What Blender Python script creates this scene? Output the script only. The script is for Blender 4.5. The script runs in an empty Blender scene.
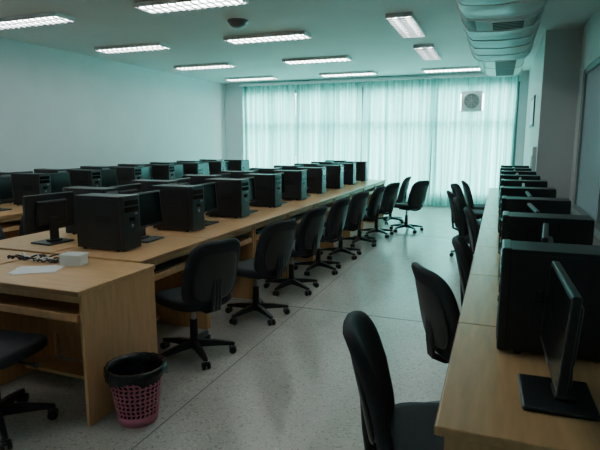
import bpy, bmesh, math, random
from mathutils import Matrix, Vector
random.seed(7)
D=math.radians
# ------------------------------------------------------------ materials
def mat(name,col,rough=.5,metal=0,var=0,scale=8,stretch=(1,1,1),bump=0,emit=None,es=0,spec=.5,coat=0):
    m=bpy.data.materials.new(name); m.use_nodes=True
    nt=m.node_tree; b=nt.nodes['Principled BSDF']
    b.inputs['Base Color'].default_value=(*col,1); b.inputs['Roughness'].default_value=rough
    b.inputs['Metallic'].default_value=metal; b.inputs['Specular IOR Level'].default_value=spec
    b.inputs['Coat Weight'].default_value=coat
    if emit: b.inputs['Emission Color'].default_value=(*emit,1); b.inputs['Emission Strength'].default_value=es
    tc=nt.nodes.new('ShaderNodeTexCoord'); mp=nt.nodes.new('ShaderNodeMapping'); mp.inputs['Scale'].default_value=stretch
    nt.links.new(tc.outputs['Object'],mp.inputs['Vector'])
    n=nt.nodes.new('ShaderNodeTexNoise'); n.inputs['Scale'].default_value=scale; n.inputs['Detail'].default_value=5
    nt.links.new(mp.outputs[0],n.inputs['Vector'])
    r=nt.nodes.new('ShaderNodeValToRGB')
    r.color_ramp.elements[0].position=.3; r.color_ramp.elements[1].position=.7
    r.color_ramp.elements[0].color=(*[max(0,c*(1-var)) for c in col],1)
    r.color_ramp.elements[1].color=(*[min(1,c*(1+var)) for c in col],1)
    nt.links.new(n.outputs['Fac'],r.inputs[0]); nt.links.new(r.outputs[0],b.inputs['Base Color'])
    if bump:
        bp=nt.nodes.new('ShaderNodeBump'); bp.inputs['Strength'].default_value=bump; bp.inputs['Distance'].default_value=.01
        nt.links.new(n.outputs['Fac'],bp.inputs['Height']); nt.links.new(bp.outputs[0],b.inputs['Normal'])
    return m
M_wall=mat('wall_paint',(.64,.70,.72),.7,var=.03,scale=2,bump=.02)
M_ceil=mat('ceiling_paint',(.60,.64,.64),.75,var=.03,scale=1.5)
M_pill=mat('pillar_paint',(.60,.62,.62),.7,var=.03,scale=2)
M_wood=mat('desk_laminate',(.64,.38,.18),.30,var=.12,scale=6,stretch=(6,.7,6))
M_woodS=mat('desk_side_laminate',(.66,.38,.18),.42,var=.13,scale=6,stretch=(6,6,.7))
M_edge=mat('desk_edge',(.36,.20,.09),.45,var=.1,scale=10)
M_blk=mat('black_metal',(.012,.014,.016),.42,var=.1,scale=20)
M_plas=mat('black_plastic',(.018,.02,.022),.38,var=.1,scale=30)
M_gloss=mat('gloss_black',(.008,.009,.011),.12,var=.05)
M_scr=mat('lcd_screen',(.006,.007,.009),.18,var=.05)
M_grey=mat('grey_plastic',(.18,.19,.2),.4,var=.05)
M_fab=mat('chair_fabric',(.018,.022,.028),.75,var=.25,scale=120,bump=.15)
M_chr=mat('castor_plastic',(.01,.01,.011),.3)
M_steel=mat('steel',(.5,.52,.53),.3,metal=1)
M_white=mat('white_enamel',(.75,.8,.8),.45,var=.03)
M_paper=mat('paper',(.8,.82,.82),.8,var=.02)
M_frame=mat('window_aluminium',(.10,.14,.14),.45,var=.05)
M_frame2=mat('window_aluminium_light',(.22,.27,.27),.45,var=.05)
M_lampw=mat('lamp_housing',(.8,.83,.83),.4)
M_tube=mat('lamp_tube',(.9,.95,.95),.4,emit=(.97,1,.98),es=24)
M_pink=mat('pink_plastic',(.66,.18,.28),.4,var=.06)
M_bag=mat('bin_bag',(.01,.01,.012),.25,var=.2,bump=.5,scale=25)
M_ac=mat('ac_casing',(.60,.68,.67),.45,var=.03)
M_acd=mat('ac_grille_dark',(.20,.23,.23),.5)
M_clear=mat('translucent_box',(.72,.74,.74),.3)
M_ledge=mat('sill',(.35,.42,.40),.4,var=.05)
M_label=mat('sticker',(.25,.28,.3),.4)
M_joint=mat('floor_joint',(.17,.18,.17),.5)

def floor_mat():
    m=bpy.data.materials.new('terrazzo'); m.use_nodes=True; nt=m.node_tree; b=nt.nodes['Principled BSDF']
    tc=nt.nodes.new('ShaderNodeTexCoord')
    v=nt.nodes.new('ShaderNodeTexVoronoi'); v.inputs['Scale'].default_value=110
    nt.links.new(tc.outputs['Object'],v.inputs['Vector'])
    sep=nt.nodes.new('ShaderNodeSeparateColor'); nt.links.new(v.outputs['Color'],sep.inputs[0])
    r=nt.nodes.new('ShaderNodeValToRGB'); e=r.color_ramp.elements
    e[0].position=0; e[0].color=(.37,.35,.32,1); e[1].position=.14; e[1].color=(.60,.57,.52,1)
    k=e.new(.85); k.color=(.64,.61,.56,1); k=e.new(1); k.color=(.75,.72,.66,1)
    nt.links.new(sep.outputs[0],r.inputs[0])
    n=nt.nodes.new('ShaderNodeTexNoise'); n.inputs['Scale'].default_value=1.3; n.inputs['Detail'].default_value=6
    nt.links.new(tc.outputs['Object'],n.inputs['Vector'])
    r2=nt.nodes.new('ShaderNodeValToRGB'); r2.color_ramp.elements[0].color=(.86,.86,.85,1); r2.color_ramp.elements[1].color=(1,1,1,1)
    r2.color_ramp.elements[0].position=.35; r2.color_ramp.elements[1].position=.65
    nt.links.new(n.outputs['Fac'],r2.inputs[0])
    mx=nt.nodes.new('ShaderNodeMix'); mx.data_type='RGBA'; mx.blend_type='MULTIPLY'; mx.inputs[0].default_value=1
    nt.links.new(r.outputs[0],mx.inputs[6]); nt.links.new(r2.outputs[0],mx.inputs[7])
    nt.links.new(mx.outputs[2],b.inputs['Base Color'])
    b.inputs['Roughness'].default_value=.27
    return m
M_floor=floor_mat()

def curtain_mat():
    m=bpy.data.materials.new('sheer_curtain'); m.use_nodes=True; nt=m.node_tree
    nt.nodes.remove(nt.nodes['Principled BSDF']); out=nt.nodes['Material Output']
    tc=nt.nodes.new('ShaderNodeTexCoord'); mp=nt.nodes.new('ShaderNodeMapping'); mp.inputs['Scale'].default_value=(9,1,.15)
    nt.links.new(tc.outputs['Object'],mp.inputs[0])
    n=nt.nodes.new('ShaderNodeTexNoise'); n.inputs['Scale'].default_value=2.2; n.inputs['Detail'].default_value=4
    nt.links.new(mp.outputs[0],n.inputs['Vector'])
    r=nt.nodes.new('ShaderNodeValToRGB'); r.color_ramp.elements[0].position=.38; r.color_ramp.elements[1].position=.62
    r.color_ramp.elements[0].color=(.10,.44,.40,1); r.color_ramp.elements[1].color=(.27,.74,.68,1)
    nt.links.new(n.outputs['Fac'],r.inputs[0])
    t=nt.nodes.new('ShaderNodeBsdfTranslucent'); d=nt.nodes.new('ShaderNodeBsdfDiffuse')
    nt.links.new(r.outputs[0],t.inputs[0]); nt.links.new(r.outputs[0],d.inputs[0])
    mx=nt.nodes.new('ShaderNodeMixShader'); mx.inputs[0].default_value=.15
    nt.links.new(t.outputs[0],mx.inputs[1]); nt.links.new(d.outputs[0],mx.inputs[2])
    nt.links.new(mx.outputs[0],out.inputs[0]); return m
M_curt=curtain_mat()
def thin(name,tcol,gcol,gr,mixf,diff=None,transp=0):
    m=bpy.data.materials.new(name); m.use_nodes=True; nt=m.node_tree
    nt.nodes.remove(nt.nodes['Principled BSDF']); out=nt.nodes['Material Output']
    t=nt.nodes.new('ShaderNodeBsdfTranslucent'); t.inputs[0].default_value=(*tcol,1)
    g=nt.nodes.new('ShaderNodeBsdfGlossy'); g.inputs[0].default_value=(*gcol,1); g.inputs['Roughness'].default_value=gr
    mx=nt.nodes.new('ShaderNodeMixShader'); mx.inputs[0].default_value=mixf
    src=t.outputs[0]
    if diff:
        d=nt.nodes.new('ShaderNodeBsdfDiffuse'); d.inputs[0].default_value=(*diff,1)
        m2=nt.nodes.new('ShaderNodeMixShader'); m2.inputs[0].default_value=.5
        nt.links.new(src,m2.inputs[1]); nt.links.new(d.outputs[0],m2.inputs[2]); src=m2.outputs[0]
    if transp:
        tr=nt.nodes.new('ShaderNodeBsdfTransparent'); m3=nt.nodes.new('ShaderNodeMixShader'); m3.inputs[0].default_value=transp
        nt.links.new(src,m3.inputs[1]); nt.links.new(tr.outputs[0],m3.inputs[2]); src=m3.outputs[0]
    nt.links.new(src,mx.inputs[1]); nt.links.new(g.outputs[0],mx.inputs[2]); nt.links.new(mx.outputs[0],out.inputs[0]); return m
M_frost=thin('frosted_glass',(.09,.11,.11),(.5,.55,.55),.25,.1)
M_film=thin('plastic_film',(.75,.95,.95),(.8,.9,.9),.25,.12,(.72,.88,.88),.25)

# ------------------------------------------------------------ builder
class B:
    def __init__(s): s.bm=bmesh.new(); s.mats=[]
    def idx(s,m):
        if m not in s.mats: s.mats.append(m)
        return s.mats.index(m)
    def add(s,t,m,M=None,smooth=False):
        i=s.idx(m)
        if M is not None: t.transform(M)
        bmesh.ops.recalc_face_normals(t,faces=t.faces[:])
        for f in t.faces: f.material_index=i; f.smooth=smooth
        me=bpy.data.meshes.new('tmp'); t.to_mesh(me); t.free(); s.bm.from_mesh(me); bpy.data.meshes.remove(me)
    def box(s,a,b,m,bev=0,seg=2,M=None,smooth=False):
        t=bmesh.new(); bmesh.ops.create_cube(t,size=1)
        c=[(a[i]+b[i])/2 for i in range(3)]; z=[abs(b[i]-a[i]) for i in range(3)]
        t.transform(Matrix.Translation(c)@Matrix.Diagonal((*z,1)))
        if bev: bmesh.ops.bevel(t,geom=t.edges[:],offset=bev,segments=seg,affect='EDGES',profile=.5)
        s.add(t,m,M,smooth)
    def cyl(s,p0,p1,r0,r1,m,n=16,smooth=True,M=None):
        t=bmesh.new(); p0=Vector(p0);p1=Vector(p1);d=p1-p0
        bmesh.ops.create_cone(t,cap_ends=True,segments=n,radius1=r0,radius2=r1,depth=d.length)
        q=d.to_track_quat('Z','Y').to_matrix().to_4x4()
        t.transform(Matrix.Translation((p0+p1)/2)@q); s.add(t,m,M,smooth)
    def lathe(s,prof,m,n=32,M=None,smooth=True,fn=None):
        t=bmesh.new(); R=[]
        for j,(r,z) in enumerate(prof):
            ring=[]
            for i in range(n):
                a=2*math.pi*i/n; rr,zz=(r,z) if fn is None else fn(r,z,a,j)
                ring.append(t.verts.new((rr*math.cos(a),rr*math.sin(a),zz)))
            R.append(ring)
        for j in range(len(R)-1):
            for i in range(n): t.faces.new((R[j][i],R[j][(i+1)%n],R[j+1][(i+1)%n],R[j+1][i]))
        s.add(t,m,M,smooth)
    def cushion(s,a,b,th,m,p=3.2,n=40,bend=lambda x,y,z:(x,y,z),M=None):
        t=bmesh.new(); R=[]
        prof=[(.35,-.5),(.7,-.5),(.92,-.48),(.985,-.3),(1,0),(.985,.28),(.94,.44),(.8,.52),(.55,.56),(.28,.58)]
        def P(sc,zz,i):
            an=2*math.pi*i/n; c,sn=math.cos(an),math.sin(an)
            x=a*sc*math.copysign(abs(c)**(2/p),c); y=b*sc*math.copysign(abs(sn)**(2/p),sn)
            return bend(x,y,zz*th)
        for sc,zz in prof: R.append([t.verts.new(P(sc,zz,i)) for i in range(n)])
        for j in range(len(R)-1):
            for i in range(n): t.faces.new((R[j][i],R[j][(i+1)%n],R[j+1][(i+1)%n],R[j+1][i]))
        for ring,zz in((R[0],-.5),(R[-1],.58)):
            c=t.verts.new(bend(0,0,zz*th))
            for i in range(n): t.faces.new((ring[i],ring[(i+1)%n],c))
        s.add(t,m,M,True)
    def tube(s,pts,r,m,n=8,M=None):
        pts=[Vector(p) for p in pts]; t=bmesh.new(); R=[]
        for k,p in enumerate(pts):
            d=(pts[min(k+1,len(pts)-1)]-pts[max(k-1,0)]).normalized()
            q=d.to_track_quat('Z','Y').to_matrix()
            R.append([t.verts.new(p+q@Vector((r*math.cos(2*math.pi*i/n),r*math.sin(2*math.pi*i/n),0))) for i in range(n)])
        for j in range(len(R)-1):
            for i in range(n): t.faces.new((R[j][i],R[j][(i+1)%n],R[j+1][(i+1)%n],R[j+1][i]))
        t.faces.new(R[0]); t.faces.new(R[-1]); s.add(t,m,M,True)
    def prism(s,prof,y0,y1,m,smooth=False):  # profile in XZ along Y
        t=bmesh.new(); A=[t.verts.new((x,y0,z)) for x,z in prof]; C=[t.verts.new((x,y1,z)) for x,z in prof]
        n=len(prof)
        for i in range(n): t.faces.new((A[i],A[(i+1)%n],C[(i+1)%n],C[i]))
        t.faces.new(A); t.faces.new(C); s.add(t,m,None,smooth)
    def mesh(s,name):
        me=bpy.data.meshes.new(name); s.bm.to_mesh(me); s.bm.free()
        for m in s.mats: me.materials.append(m)
        return me
def place(name,me,loc=(0,0,0),rz=0):
    o=bpy.data.objects.new(name,me); o.location=loc; o.rotation_euler=(0,0,D(rz))
    bpy.context.scene.collection.objects.link(o); return o
def simple(name,a,b,m,bev=0):
    k=B(); c=[(a[i]+b[i])/2 for i in range(3)]
    k.box([a[i]-c[i] for i in range(3)],[b[i]-c[i] for i in range(3)],m,bev); return place(name,k.mesh(name),c)

# ------------------------------------------------------------ room shell
XL,XR,YB,YF,H=-6.85,.95,12.45,-2.5,3.0
simple('floor',(XL-.2,YF-.2,-.1),(XR+.2,YB+.2,0),M_floor)
simple('ceiling',(XL-.2,YF-.2,H),(XR+.2,YB+.2,H+.15),M_ceil)
simple('wall_left',(XL-.2,YF-.2,0),(XL,YB+.2,H),M_wall)
simple('wall_front',(XL,YF-.2,0),(XR,YF,H),M_wall)
k=B()   # back wall with window opening
W0,W1,Z0,Z1=-6.3,.3,.28,2.78
k.box((XL,YB,0),(W0,YB+.2,H),M_wall); k.box((W1,YB,0),(XR,YB+.2,H),M_wall)
k.box((W0,YB,0),(W1,YB+.2,Z0),M_wall); k.box((W0,YB,Z1),(W1,YB+.2,H),M_wall)
place('wall_back',k.mesh('wall_back'))
k=B()   # right wall with window opening
y0,y1,z0,z1=1.2,7.75,.62,2.42
k.box((XR,YF,0),(XR+.2,y0,H),M_pill); k.box((XR,y1,0),(XR+.2,YB+.2,H),M_pill)
k.box((XR,y0,0),(XR+.2,y1,z0),M_pill); k.box((XR,y0,z1),(XR+.2,y1,H),M_pill)
place('wall_right',k.mesh('wall_right'))
simple('pillar',(.5,8.1,0),(XR,YB,H),M_pill)
k=B()
for yy in (y0,2.8,4.4,6.0,y1):
    k.box((XR+.02,yy-.03,z0),(XR+.08,yy+.03,z1),M_frame2)
for zz in (z0+.03,z1-.03): k.box((XR+.02,y0,zz-.03),(XR+.08,y1,zz+.03),M_frame2)
k.box((XR+.045,y0,z0),(XR+.055,y1,z1),M_frost)
k.box((XR-.06,y0-.03,z0-.03),(XR+.05,y1+.03,z0+.005),M_ledge,.005)
place('window_2',k.mesh('window_2'))
k=B()
bars=[W0+.03,-4.77,-3.1,-1.48,W1-.03]
for xx in bars: k.box((xx-.06,YB-.03,Z0),(xx+.06,YB+.1,Z1),M_frame)
for xx in [(bars[i]+bars[i+1])/2 for i in range(4)]: k.box((xx-.03,YB-.02,Z0),(xx+.03,YB+.09,Z1),M_frame)
for zz in (Z0+.03,1.95,Z1-.03): k.box((W0,YB-.02,zz-.04),(W1,YB+.1,zz+.04),M_frame)
place('window_1',k.mesh('window_1'))
simple('baseboard_left',(XL,YF,0),(XL+.015,YB,.1),M_frame)
for i,yy in enumerate((.2,4.3,8.4)):
    simple('trim_%d'%(i+1),(XL+.02,yy-.006,0),(XR-.02,yy+.006,.0012),M_joint)
simple('trim_4',(-1.62,YF+.02,0),(-1.612,YB-.02,.001),M_joint)
# ------------------------------------------------------------ curtains
def curtain(xa,xb,seed):
    rnd=random.Random(seed); n=190; rows=24; t=bmesh.new(); G=[]
    ph=[rnd.uniform(0,6) for _ in range(5)]
    for j in range(rows+1):
        z=.04+(2.9-.04)*j/rows; row=[]
        for i in range(n+1):
            u=i/n; x=xa+(xb-xa)*u
            dr=.7+.3*(1-j/rows)
            y=dr*(.034*math.sin(x*40+ph[0]+.5*math.sin(x*7+ph[3]))+.022*math.sin(x*23+ph[1]+.4*z)+.008*math.sin(x*90+ph[2]))
            row.append(t.verts.new((x+.01*math.sin(z*2+ph[4]+x*9),12.30+y,z)))
        G.append(row)
    for j in range(rows):
        for i in range(n):
            q=(G[j][i],G[j][i+1],G[j+1][i+1],G[j+1][i])
            if all(abs(v.co.x+.63)<.25 and abs(v.co.z-2.38)<.25 for v in q): continue
            t.faces.new(q)
    k=B(); k.add(t,M_curt,None,True); return place('curtain',k.mesh('curtain'))
cx=[-6.27,-4.785,-4.765,-3.11,-3.08,-1.475,-1.465,.29]
for i in range(4): curtain(cx[2*i],cx[2*i+1],i+3)
k=B(); k.box((-6.32,12.24,2.91),(.34,12.36,2.96),M_white,.005)
for i in range(12): k.box((-6.2+i*.58,12.3,2.95),(-6.17+i*.58,12.44,2.99),M_white)
place('curtain_rail',k.mesh('curtain_rail'))
# exhaust fan
k=B()
k.box((-.22,.0,-.22),(.22,.02,.22),M_white,.004)
MX=Matrix.Rotation(D(90),4,'X')
k.lathe([(.19,-.02),(.19,.07),(.165,.075),(.16,.0)],M_white,32,MX)
k.lathe([(.001,.022),(.158,.022)],M_acd,32,MX)
for i in range(5):
    a=2*math.pi*i/5
    k.box((.03,-.05,-.04),(.15,-.045,.04),M_grey,M=Matrix.Rotation(a,4,'Y')@Matrix.Rotation(D(22),4,'X'))
k.cyl((0,-.02,0),(0,-.07,0),.04,.035,M_grey)
for rr in (.06,.1,.14,.17):
    k.tube([(rr*math.cos(a*math.pi/12),-.078,rr*math.sin(a*math.pi/12)) for a in range(25)],.0025,M_white,5)
for i in range(8):
    a=math.pi*i/4; k.cyl((0,-.078,0),(.18*math.cos(a),-.076,.18*math.sin(a)),.0025,.0025,M_white,5)
k.box((-.18,0.01,-.18),(.18,.17,.18),M_white,.003)
place('exhaust_fan',k.mesh('exhaust_fan'),(-.63,12.25,2.38))

# ------------------------------------------------------------ ceiling lamps
k=B(); L,Wd=1.24,.30
for s in(-1,1):
    k.box((-L/2,s*Wd/2-.008,-.05),(L/2,s*Wd/2+.008,0),M_lampw,.002)
    k.box((s*L/2-.008,-Wd/2,-.05),(s*L/2+.008,Wd/2,0),M_lampw,.002)
k.box((-L/2,-Wd/2,-.012),(L/2,Wd/2,-.001),M_lampw)
for yy in(-.075,.075):
    k.cyl((-L/2+.03,yy,-.036),(L/2-.03,yy,-.036),.016,.016,M_tube,12)
    for s in(-1,1): k.box((s*(L/2-.02)-.012,yy-.02,-.05),(s*(L/2-.02)+.012,yy+.02,-.01),M_white,.003)
k.box((-L/2,-.012,-.048),(L/2,.012,-.01),M_lampw)
for i in range(13):
    x=-L/2+L*(i+.5)/13
    k.box((x-.006,-Wd/2,-.066),(x+.006,Wd/2,-.05),M_grey)
me=k.mesh('ceiling_lamp')
for X in(-5.55,-3.2):
    for Y in(.9,3.0,5.1,7.1,9.3,11.4): place('ceiling_lamp',me,(X,Y,H),0)
for Y in(2.6,4.8,7.05,9.2): place('ceiling_lamp',me,(-1.2,Y,H),90)
place('ceiling_lamp',me,(-.98,11.45,H),0)
k=B(); k.cyl((0,0,0),(0,0,-.03),.13,.13,M_grey,24); k.lathe([(.11,-.03),(.10,-.06),(.06,-.085),(.001,-.09)],M_grey,24)
place('ceiling_speaker',k.mesh('ceiling_speaker'),(-3.15,6.1,H))
# ------------------------------------------------------------ AC units
def ac(y0,y1,film):
    k=B(); h=(y1-y0)/2
    prof=[(-.34,0),(-.36,-.06),(-.35,-.13),(-.30,-.19),(-.22,-.235),(-.1,-.25),(.2,-.25),(.29,-.235),(.34,-.19),(.35,-.1),(.34,0)]
    k.prism(prof,-h,h,M_ac)
    big=[(x*1.04,z*1.05) for x,z in prof]; big=[(x,min(z,0)) for x,z in big]
    for s in(-1,1): k.prism(big,s*h-.03,s*h+.03,M_white)
    k.prism([(x*1.015,z*1.015) for x,z in prof],-.02,.02,M_acd)
    n=26
    for i in range(n):
        y=-h+.12+(2*h-.24)*i/(n-1); k.box((-.08,y-.006,-.258),(.22,y+.006,-.249),M_acd)
    for i in range(3):
        M=Matrix.Translation((-.335+.03*i,0,-.165-.022*i))@Matrix.Rotation(D(40),4,'Y')
        k.box((-.025,-h+.1,-.003),(.025,h-.1,.003),M_acd,M=M)
    for x in(-.25,.25):
        for y in(-h+.2,h-.2): k.cyl((x,y,-.01),(x,y,.0395),.008,.008,M_steel,8)
    if film:   # boxy translucent plastic air deflector hung under the unit
        poly=[(-.385,-.04),(-.385,-.13),(-.38,-.2),(-.34,-.28),(-.29,-.325),(-.2,-.335),(-.1,-.34),(0,-.345),(.1,-.34),(.2,-.335),(.3,-.32),(.36,-.26),(.38,-.19),(.385,-.12),(.385,-.04)]
        t=bmesh.new(); G=[]; nv=44; nu=len(poly)-1
        for i in range(nv+1):
            y=-h+.02+(2*h-.04)*i/nv
            G.append([t.verts.new((x,y,z+(.007*math.sin(y*13)+.004*math.sin(y*31+j) if 0<j<nu else 0))) for j,(x,z) in enumerate(poly)])
        for i in range(nv):
            for j in range(nu): t.faces.new((G[i][j],G[i][j+1],G[i+1][j+1],G[i+1][j]))
        k.add(t,M_film,None,True)
        for y in(-h+.02,-h*.5,0,h*.5,h-.02): k.tube([(x*1.012,y,z-.008) for x,z in poly],.007,M_white,6)
    place('air_conditioner',k.mesh('air_conditioner'),(-.06,(y0+y1)/2,H-.04))
ac(3.0,5.35,True); ac(5.85,8.0,True); ac(8.5,10.65,False)

# ------------------------------------------------------------ desks
def desk_mesh(W,Dp,tray=True):
    k=B(); T=.75
    k.box((-Dp,.003,T-.028),(0,W-.003,T),M_wood,.004)
    k.box((-.001,.005,T-.026),(.003,W-.005,T-.003),M_edge)
    k.box((-Dp+.01,.008,0),(-.025,.028,T-.028),M_woodS,.002)
    k.box((-Dp+.01,W-.028,0),(-.025,W-.008,T-.028),M_woodS,.002)
    k.box((-Dp+.04,.028,.22),(-Dp+.055,W-.028,T-.028),M_woodS)
    k.box((-.05,.028,T-.075),(-.035,W-.028,T-.028),M_woodS)
    if tray:
        k.box((-.44,.05,.585),(-.035,W-.05,.603),M_wood,.003)
        k.box((-.05,.05,.57),(-.028,W-.05,.612),M_woodS,.003)
        for y in(.029,W-.051): k.box((-.44,y,.60),(-.06,y+.022,.64),M_steel)
    k.box((-Dp+.1,.028,.04),(-Dp+.25,W-.028,.06),M_woodS)
    return k.mesh('computer_desk')
P1=.86
dL=desk_mesh(P1,.73); dR=desk_mesh(.87,.60); dN=desk_mesh(.9,.64)
# ------------------------------------------------------------ tower (front +X)
k=B(); hx,hy,hz=.2,.09,.385
k.box((-hx,-hy,.012),(hx-.02,hy,hz-.004),M_blk,.003)
k.box((hx-.022,-hy-.002,.008),(hx+.012,hy+.002,hz),M_plas,.008,3)
for z in(.335,.29): k.box((hx+.01,-.074,z-.018),(hx+.0145,.074,z+.018),M_gloss,.002)
k.box((hx+.012,-.03,.205),(hx+.016,.03,.235),M_gloss,.002)
k.cyl((hx+.01,0,.175),(hx+.017,0,.175),.012,.012,M_grey,16)
for i in range(8): k.box((hx+.011,-.06,.04+i*.012),(hx+.0145,.06,.044+i*.012),M_blk)
k.box((hx+.0125,.03,.25),(hx+.0155,.06,.262),M_label)
for s in(-1,1):
    k.box((-hx+.02,s*(hy+.0005)-.0015,.03),(hx-.035,s*(hy+.0005)+.0015,hz-.02),M_blk,.001)
    for i in range(7):
        for j in range(3): k.box((-.02+i*.018,s*(hy+.002)-.001,.2+j*.016),(-.01+i*.018,s*(hy+.002)+.001,.206+j*.016),M_gloss)
for x in(-.15,.14):
    for y in(-.07,.07): k.cyl((x,y,0),(x,y,.014),.014,.014,M_plas,10)
k.box((-hx-.004,-.07,.27),(-hx,.07,.36),M_grey); k.box((-hx-.003,-.075,.06),(-hx,.0,.24),M_steel)
for i in range(5): k.box((-hx-.006,.01,.08+i*.03),(-hx,.07,.095+i*.03),M_grey)
tower=k.mesh('pc_tower')
# ------------------------------------------------------------ monitor (screen +X)
k=B()
Mt=Matrix.Translation((0,0,.235))@Matrix.Rotation(D(-4),4,'Y')
k.box((-.012,-.215,-.135),(.012,.215,.135),M_plas,.005,2,M=Mt)
k.box((.0115,-.2,-.113),(.0128,.2,.122),M_scr,M=Mt)
k.box((-.038,-.13,-.09),(-.008,.13,.09),M_plas,.012,2,M=Mt)
for i in range(6): k.box((-.0395,-.09,.02+i*.01),(-.037,.09,.024+i*.01),M_blk,M=Mt)
k.box((.012,-.02,-.129),(.0135,.02,-.121),M_label,M=Mt)
k.box((-.045,-.035,.01),(-.022,.035,.2),M_plas,.006,2)
k.box((-.11,-.115,0),(.09,.115,.014),M_plas,.006,2)
k.box((-.06,-.05,.012),(.0,.05,.03),M_plas,.006,2)
monitor=k.mesh('computer_monitor')
# ------------------------------------------------------------ keyboard (front +X), mouse
k=B(); k.box((-.07,-.215,0),(.07,.215,.016),M_plas,.004)
for i in range(5):
    for j in range(17): k.box((-.055+i*.022,-.205+j*.0242,.015),(-.037+i*.022,-.205+j*.0242+.02,.022),M_blk)
keyb=k.mesh('keyboard')
k=B(); k.cushion(.055,.032,.034,M_gloss,2.4,20,M=Matrix.Translation((0,0,.017))); k.cyl((.02,-.004,.034),(.02,.004,.034),.006,.006,M_grey,8)
mouse=k.mesh('computer_mouse')
# ------------------------------------------------------------ chair (faces +X)
k=B(); SH=.45
k.cushion(.235,.235,.075,M_fab,3.4,bend=lambda x,y,z:(x,y,z-.5*max(0,x-.12)**2*3+.25*y*y),M=Matrix.Translation((0,0,SH-.02)))
Mb=Matrix.Translation((-.265,0,.65))@Matrix.Rotation(D(-13),4,'Y')@Matrix(((0,0,1,0),(1,0,0,0),(0,1,0,0),(0,0,0,1)))
k.cushion(.215,.24,.05,M_fab,3.9,bend=lambda x,y,z:(x*(1-.05*(y/.24)),y,z+.9*x*x+.35*(y+.05)**2*(-1 if y>0 else 1)),M=Mb)
k.cushion(.17,.19,.02,M_plas,3.0,bend=lambda x,y,z:(x*(1-.08*(y/.24)),y,z-.03+.9*x*x),M=Mb)
k.box((-.12,-.09,SH-.085),(.1,.09,SH-.052),M_plas,.008)
t=[(-.05,0,SH-.075),(-.2,0,SH-.08),(-.265,0,SH-.05),(-.275,0,SH+.03),(-.285,0,SH+.16)]
for y in(-.025,0,.025): k.tube([(a,y,c) for a,b,c in t],.013,M_plas)
k.tube([(.02,-.08,SH-.07),(.02,-.24,SH-.08)],.006,M_plas); k.cyl((.02,-.24,SH-.08),(.02,-.28,SH-.083),.011,.009,M_plas,10)
k.cyl((0,0,.12),(0,0,SH-.07),.016,.016,M_steel); k.cyl((0,0,.1),(0,0,.27),.030,.026,M_plas)
k.cyl((0,0,.065),(0,0,.125),.045,.035,M_plas,20)
for i in range(5):
    a=2*math.pi*i/5+.3; R=Matrix.Rotation(a,4,'Z')
    t=bmesh.new(); v=[]
    for x,w,zt,zb in((.03,.026,.118,.07),(.15,.022,.105,.068),(.27,.016,.082,.062),(.285,.008,.078,.064)):
        v.append([t.verts.new((x,-w,zb)),t.verts.new((x,w,zb)),t.verts.new((x,w*.7,zt)),t.verts.new((x,-w*.7,zt))])
    for j in range(3):
        for q in range(4): t.faces.new((v[j][q],v[j][(q+1)%4],v[j+1][(q+1)%4],v[j+1][q]))
    t.faces.new(v[0]); t.faces.new(v[3]); k.add(t,M_plas,R)
    k.cyl((.262,0,.045),(.262,0,.075),.008,.008,M_steel,8,M=R)
    for s in(-1,1): k.cyl((.27,s*.008,.026),(.27,s*.026,.026),.026,.026,M_chr,14,M=R)
    k.box((.245,-.007,.028),(.285,.007,.055),M_plas,.003,M=R)
chair=k.mesh('office_chair')

# ------------------------------------------------------------ layout: right row
jit=lambda a:random.uniform(-a,a)
for i in range(9):
    ys=1.33+.87*i
    place('computer_desk',dR,(-.12,ys+.87,0),180)
    place('pc_tower',tower,(.245+jit(.012),ys+.69+jit(.01),.75),180+jit(1.5))
    place('computer_monitor',monitor,(.20+jit(.015),ys+.29,.75),180+jit(5) if i else 181.5)
    if i>0: place('keyboard',keyb,(.06,ys+.42,.603),180)
for x,y,h in((-.13,1.78,11),(-.045,2.79,30),(.10,3.52,2),(.07,5.22,4),(-.1,6.1,-8),(-.25,7.0,12),(-.30,8.15,-10),(-.2,8.95,10)):
    place('office_chair',chair,(x,y,0),h)
# left block
N=9
for i in range(N):
    ys=2.66+P1*i
    place('computer_desk',dL,(-2.1,ys,0),0)
    place('pc_tower',tower,(-2.57+jit(.012),ys+.27+jit(.01),.75),jit(2))
    place('computer_monitor',monitor,(-2.52,ys+.62,.75),jit(5))
    place('keyboard',keyb,(-2.27,ys+.43,.603),0)
    place('computer_desk',dL,(-3.58,ys+P1,0),180)
    place('pc_tower',tower,(-3.10+jit(.012),ys+.70+jit(.01),.75),180+jit(2))
    place('computer_monitor',monitor,(-3.13,ys+.29,.75),180+jit(6))
chL=[(-1.95,3.02,157),(-1.9,3.93,162),(-1.92,4.81,168),(-1.92,5.66,172),(-1.9,6.52,166),(-1.87,7.4,175),(-1.8,8.22,160),(-1.42,8.85,150),(-1.85,9.65,178)]
for x,y,h in chL: place('office_chair',chair,(x,y,0),h)
for i in range(N):
    place('office_chair',chair,(-3.8+jit(.03),3.1+P1*i,0),jit(12))
for i in range(8):
    ys=3.52+P1*i
    place('computer_desk',dL,(-4.75,ys,0),0); place('computer_desk',dL,(-6.23,ys+P1,0),180)
    place('pc_tower',tower,(-5.2+jit(.01),ys+.27,.75),jit(2)); place('computer_monitor',monitor,(-5.15,ys+.62,.75),jit(5))
    place('pc_tower',tower,(-5.78+jit(.01),ys+.27,.75),180+jit(2)); place('computer_monitor',monitor,(-5.8,ys+.62,.75),180+jit(5))
    place('office_chair',chair,(-4.52+jit(.03),ys+.43,0),180+jit(10))
# near cross desks, front toward -Y
for x in(-2.85,-3.77): place('computer_desk',dN,(x,1.98,0),-90)
place('office_chair',chair,(-2.42,1.83,0),95)
place('computer_monitor',monitor,(-3.30,2.38,.75),-80)
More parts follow.
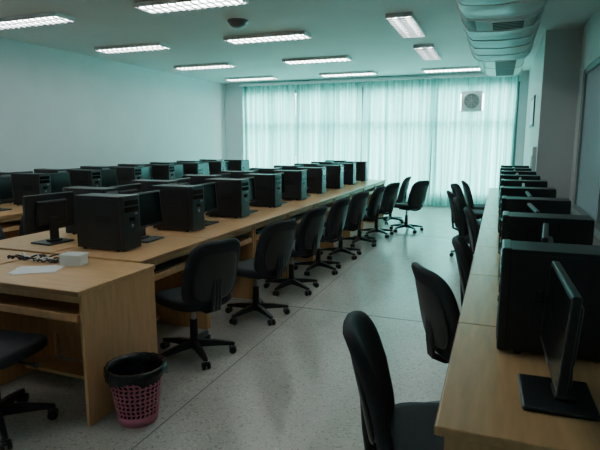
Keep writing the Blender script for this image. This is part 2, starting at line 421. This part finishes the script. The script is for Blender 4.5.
# ------------------------------------------------------------ wastebasket
k=B(); rb,rt,hh=.105,.15,.31
t=bmesh.new(); n=30; rows=9; R=[]
for j in range(rows+1):
    f=j/rows; z=.05+(hh-.085)*f; r=rb+(rt-rb)*z/hh
    R.append([t.verts.new((r*math.cos(2*math.pi*(i+.5*(j%2))/n),r*math.sin(2*math.pi*(i+.5*(j%2))/n),z)) for i in range(n)])
for j in range(rows):
    for i in range(n): t.faces.new((R[j][i],R[j][(i+1)%n],R[j+1][(i+1)%n],R[j+1][i]))
bmesh.ops.wireframe(t,faces=t.faces[:],thickness=.009,use_replace=True,use_even_offset=True)
k.add(t,M_pink)
k.lathe([(.001,.004),(rb,0),(rb+.008,.05),(rb+.003,.05),(rb-.004,.01),(.001,.008)],M_pink)
k.lathe([(rt-.006,hh-.04),(rt+.003,hh-.04),(rt+.006,hh),(rt-.004,hh)],M_pink)
k.lathe([(.001,.012),(rb-.012,.014),(rt-.014,hh-.03),(rt-.002,hh+.008),(rt+.010,hh+.006),(rt+.013,hh-.02),(rt+.014,hh-.05)],M_bag,48,
  fn=lambda r,z,a,j:(r+(.003*math.sin(a*17)+.002*math.sin(a*29) if j>=3 else 0),z+(.012*math.sin(a*5+1) +.006*math.sin(a*11) if j==6 else 0)))
k.lathe([(.001,.16),(.08,.17),(.125,.19)],M_bag,24,fn=lambda r,z,a,j:(r,z+.015*math.sin(a*4)+.01*math.sin(a*7)))
place('wastebasket',k.mesh('wastebasket'),(-1.775,2.17,0))
# ------------------------------------------------------------ desk clutter
k=B(); k.box((-.13,-.09,0),(.13,.09,.002),M_paper); k.box((-.12,-.1,.002),(.1,.08,.004),M_paper,M=Matrix.Rotation(D(15),4,'Z'))
place('paper_sheet',k.mesh('paper_sheet'),(-2.53,2.26,.75),25)
k=B()
k.box((-.065,-.045,0),(.065,.045,.004),M_clear)
for s in(-1,1):
    k.box((s*.065-.002,-.045,0),(s*.065+.002,.045,.06),M_clear); k.box((-.065,s*.045-.002,0),(.065,s*.045+.002,.06),M_clear)
k.box((-.071,-.051,.058),(.071,.051,.068),M_white,.003)
place('plastic_box',k.mesh('plastic_box'),(-2.43,2.45,.75),10)
place('computer_mouse',mouse,(-2.76,2.08,.75),60)
place('keyboard',keyb,(-3.05,2.12,.75),-88)
k=B()
for q in range(8):
    rnd=random.Random(q+40); x,y=-2.95+.06*q*rnd.uniform(.6,1.2),2.45+rnd.uniform(-.05,.1); pts=[]; a=rnd.uniform(-1,1)
    for s in range(40):
        pts.append((x,y,.757+.02*abs(math.sin(s*.35+q)))); a+=rnd.uniform(-.45,.5); x+=.016*math.cos(a); y+=.012*math.sin(a); y=min(max(y,2.40),2.6)
        x=min(max(x,-3.1),-2.54)
    k.tube(pts,.0055,M_plas if q%3 else M_white,6)
place('power_cables',k.mesh('power_cables'))
# wall items on pillar
k=B(); k.box((-.05,-.13,-.18),(0,.13,.18),M_white,.008); k.box((-.056,-.1,-.14),(-.05,.1,.05),M_acd)
place('paper_towel_dispenser',k.mesh('paper_towel_dispenser'),(.497,8.5,1.25))
k=B(); k.box((-.02,-.5,-.25),(0,.5,.25),M_frame,.004); k.box((-.022,-.46,-.21),(-.019,.46,.21),M_paper)
place('notice_board',k.mesh('notice_board'),(.497,9.9,2.0))

# ------------------------------------------------------------ light
w=bpy.data.worlds.new('World'); bpy.context.scene.world=w; w.use_nodes=True; nt=w.node_tree
bg=nt.nodes['Background']; tc=nt.nodes.new('ShaderNodeTexCoord'); sx=nt.nodes.new('ShaderNodeSeparateXYZ')
nt.links.new(tc.outputs['Generated'],sx.inputs[0])
r=nt.nodes.new('ShaderNodeValToRGB'); e=r.color_ramp.elements
e[0].position=.0; e[0].color=(.25,.33,.32,1); e[1].position=.35; e[1].color=(.88,.98,1,1)
mr=nt.nodes.new('ShaderNodeMapRange'); mr.inputs[1].default_value=-.25; mr.inputs[2].default_value=1
nt.links.new(sx.outputs[2],mr.inputs[0]); nt.links.new(mr.outputs[0],r.inputs[0]); nt.links.new(r.outputs[0],bg.inputs[0])
bg.inputs[1].default_value=20.0

cam=bpy.data.cameras.new('camera'); co=bpy.data.objects.new('camera',cam); bpy.context.scene.collection.objects.link(co)
co.location=(0,0,1.5); co.rotation_euler=(D(90-9.07),0,D(20.8)); cam.sensor_width=36; cam.lens=520/600*36; cam.clip_start=.05
bpy.context.scene.camera=co
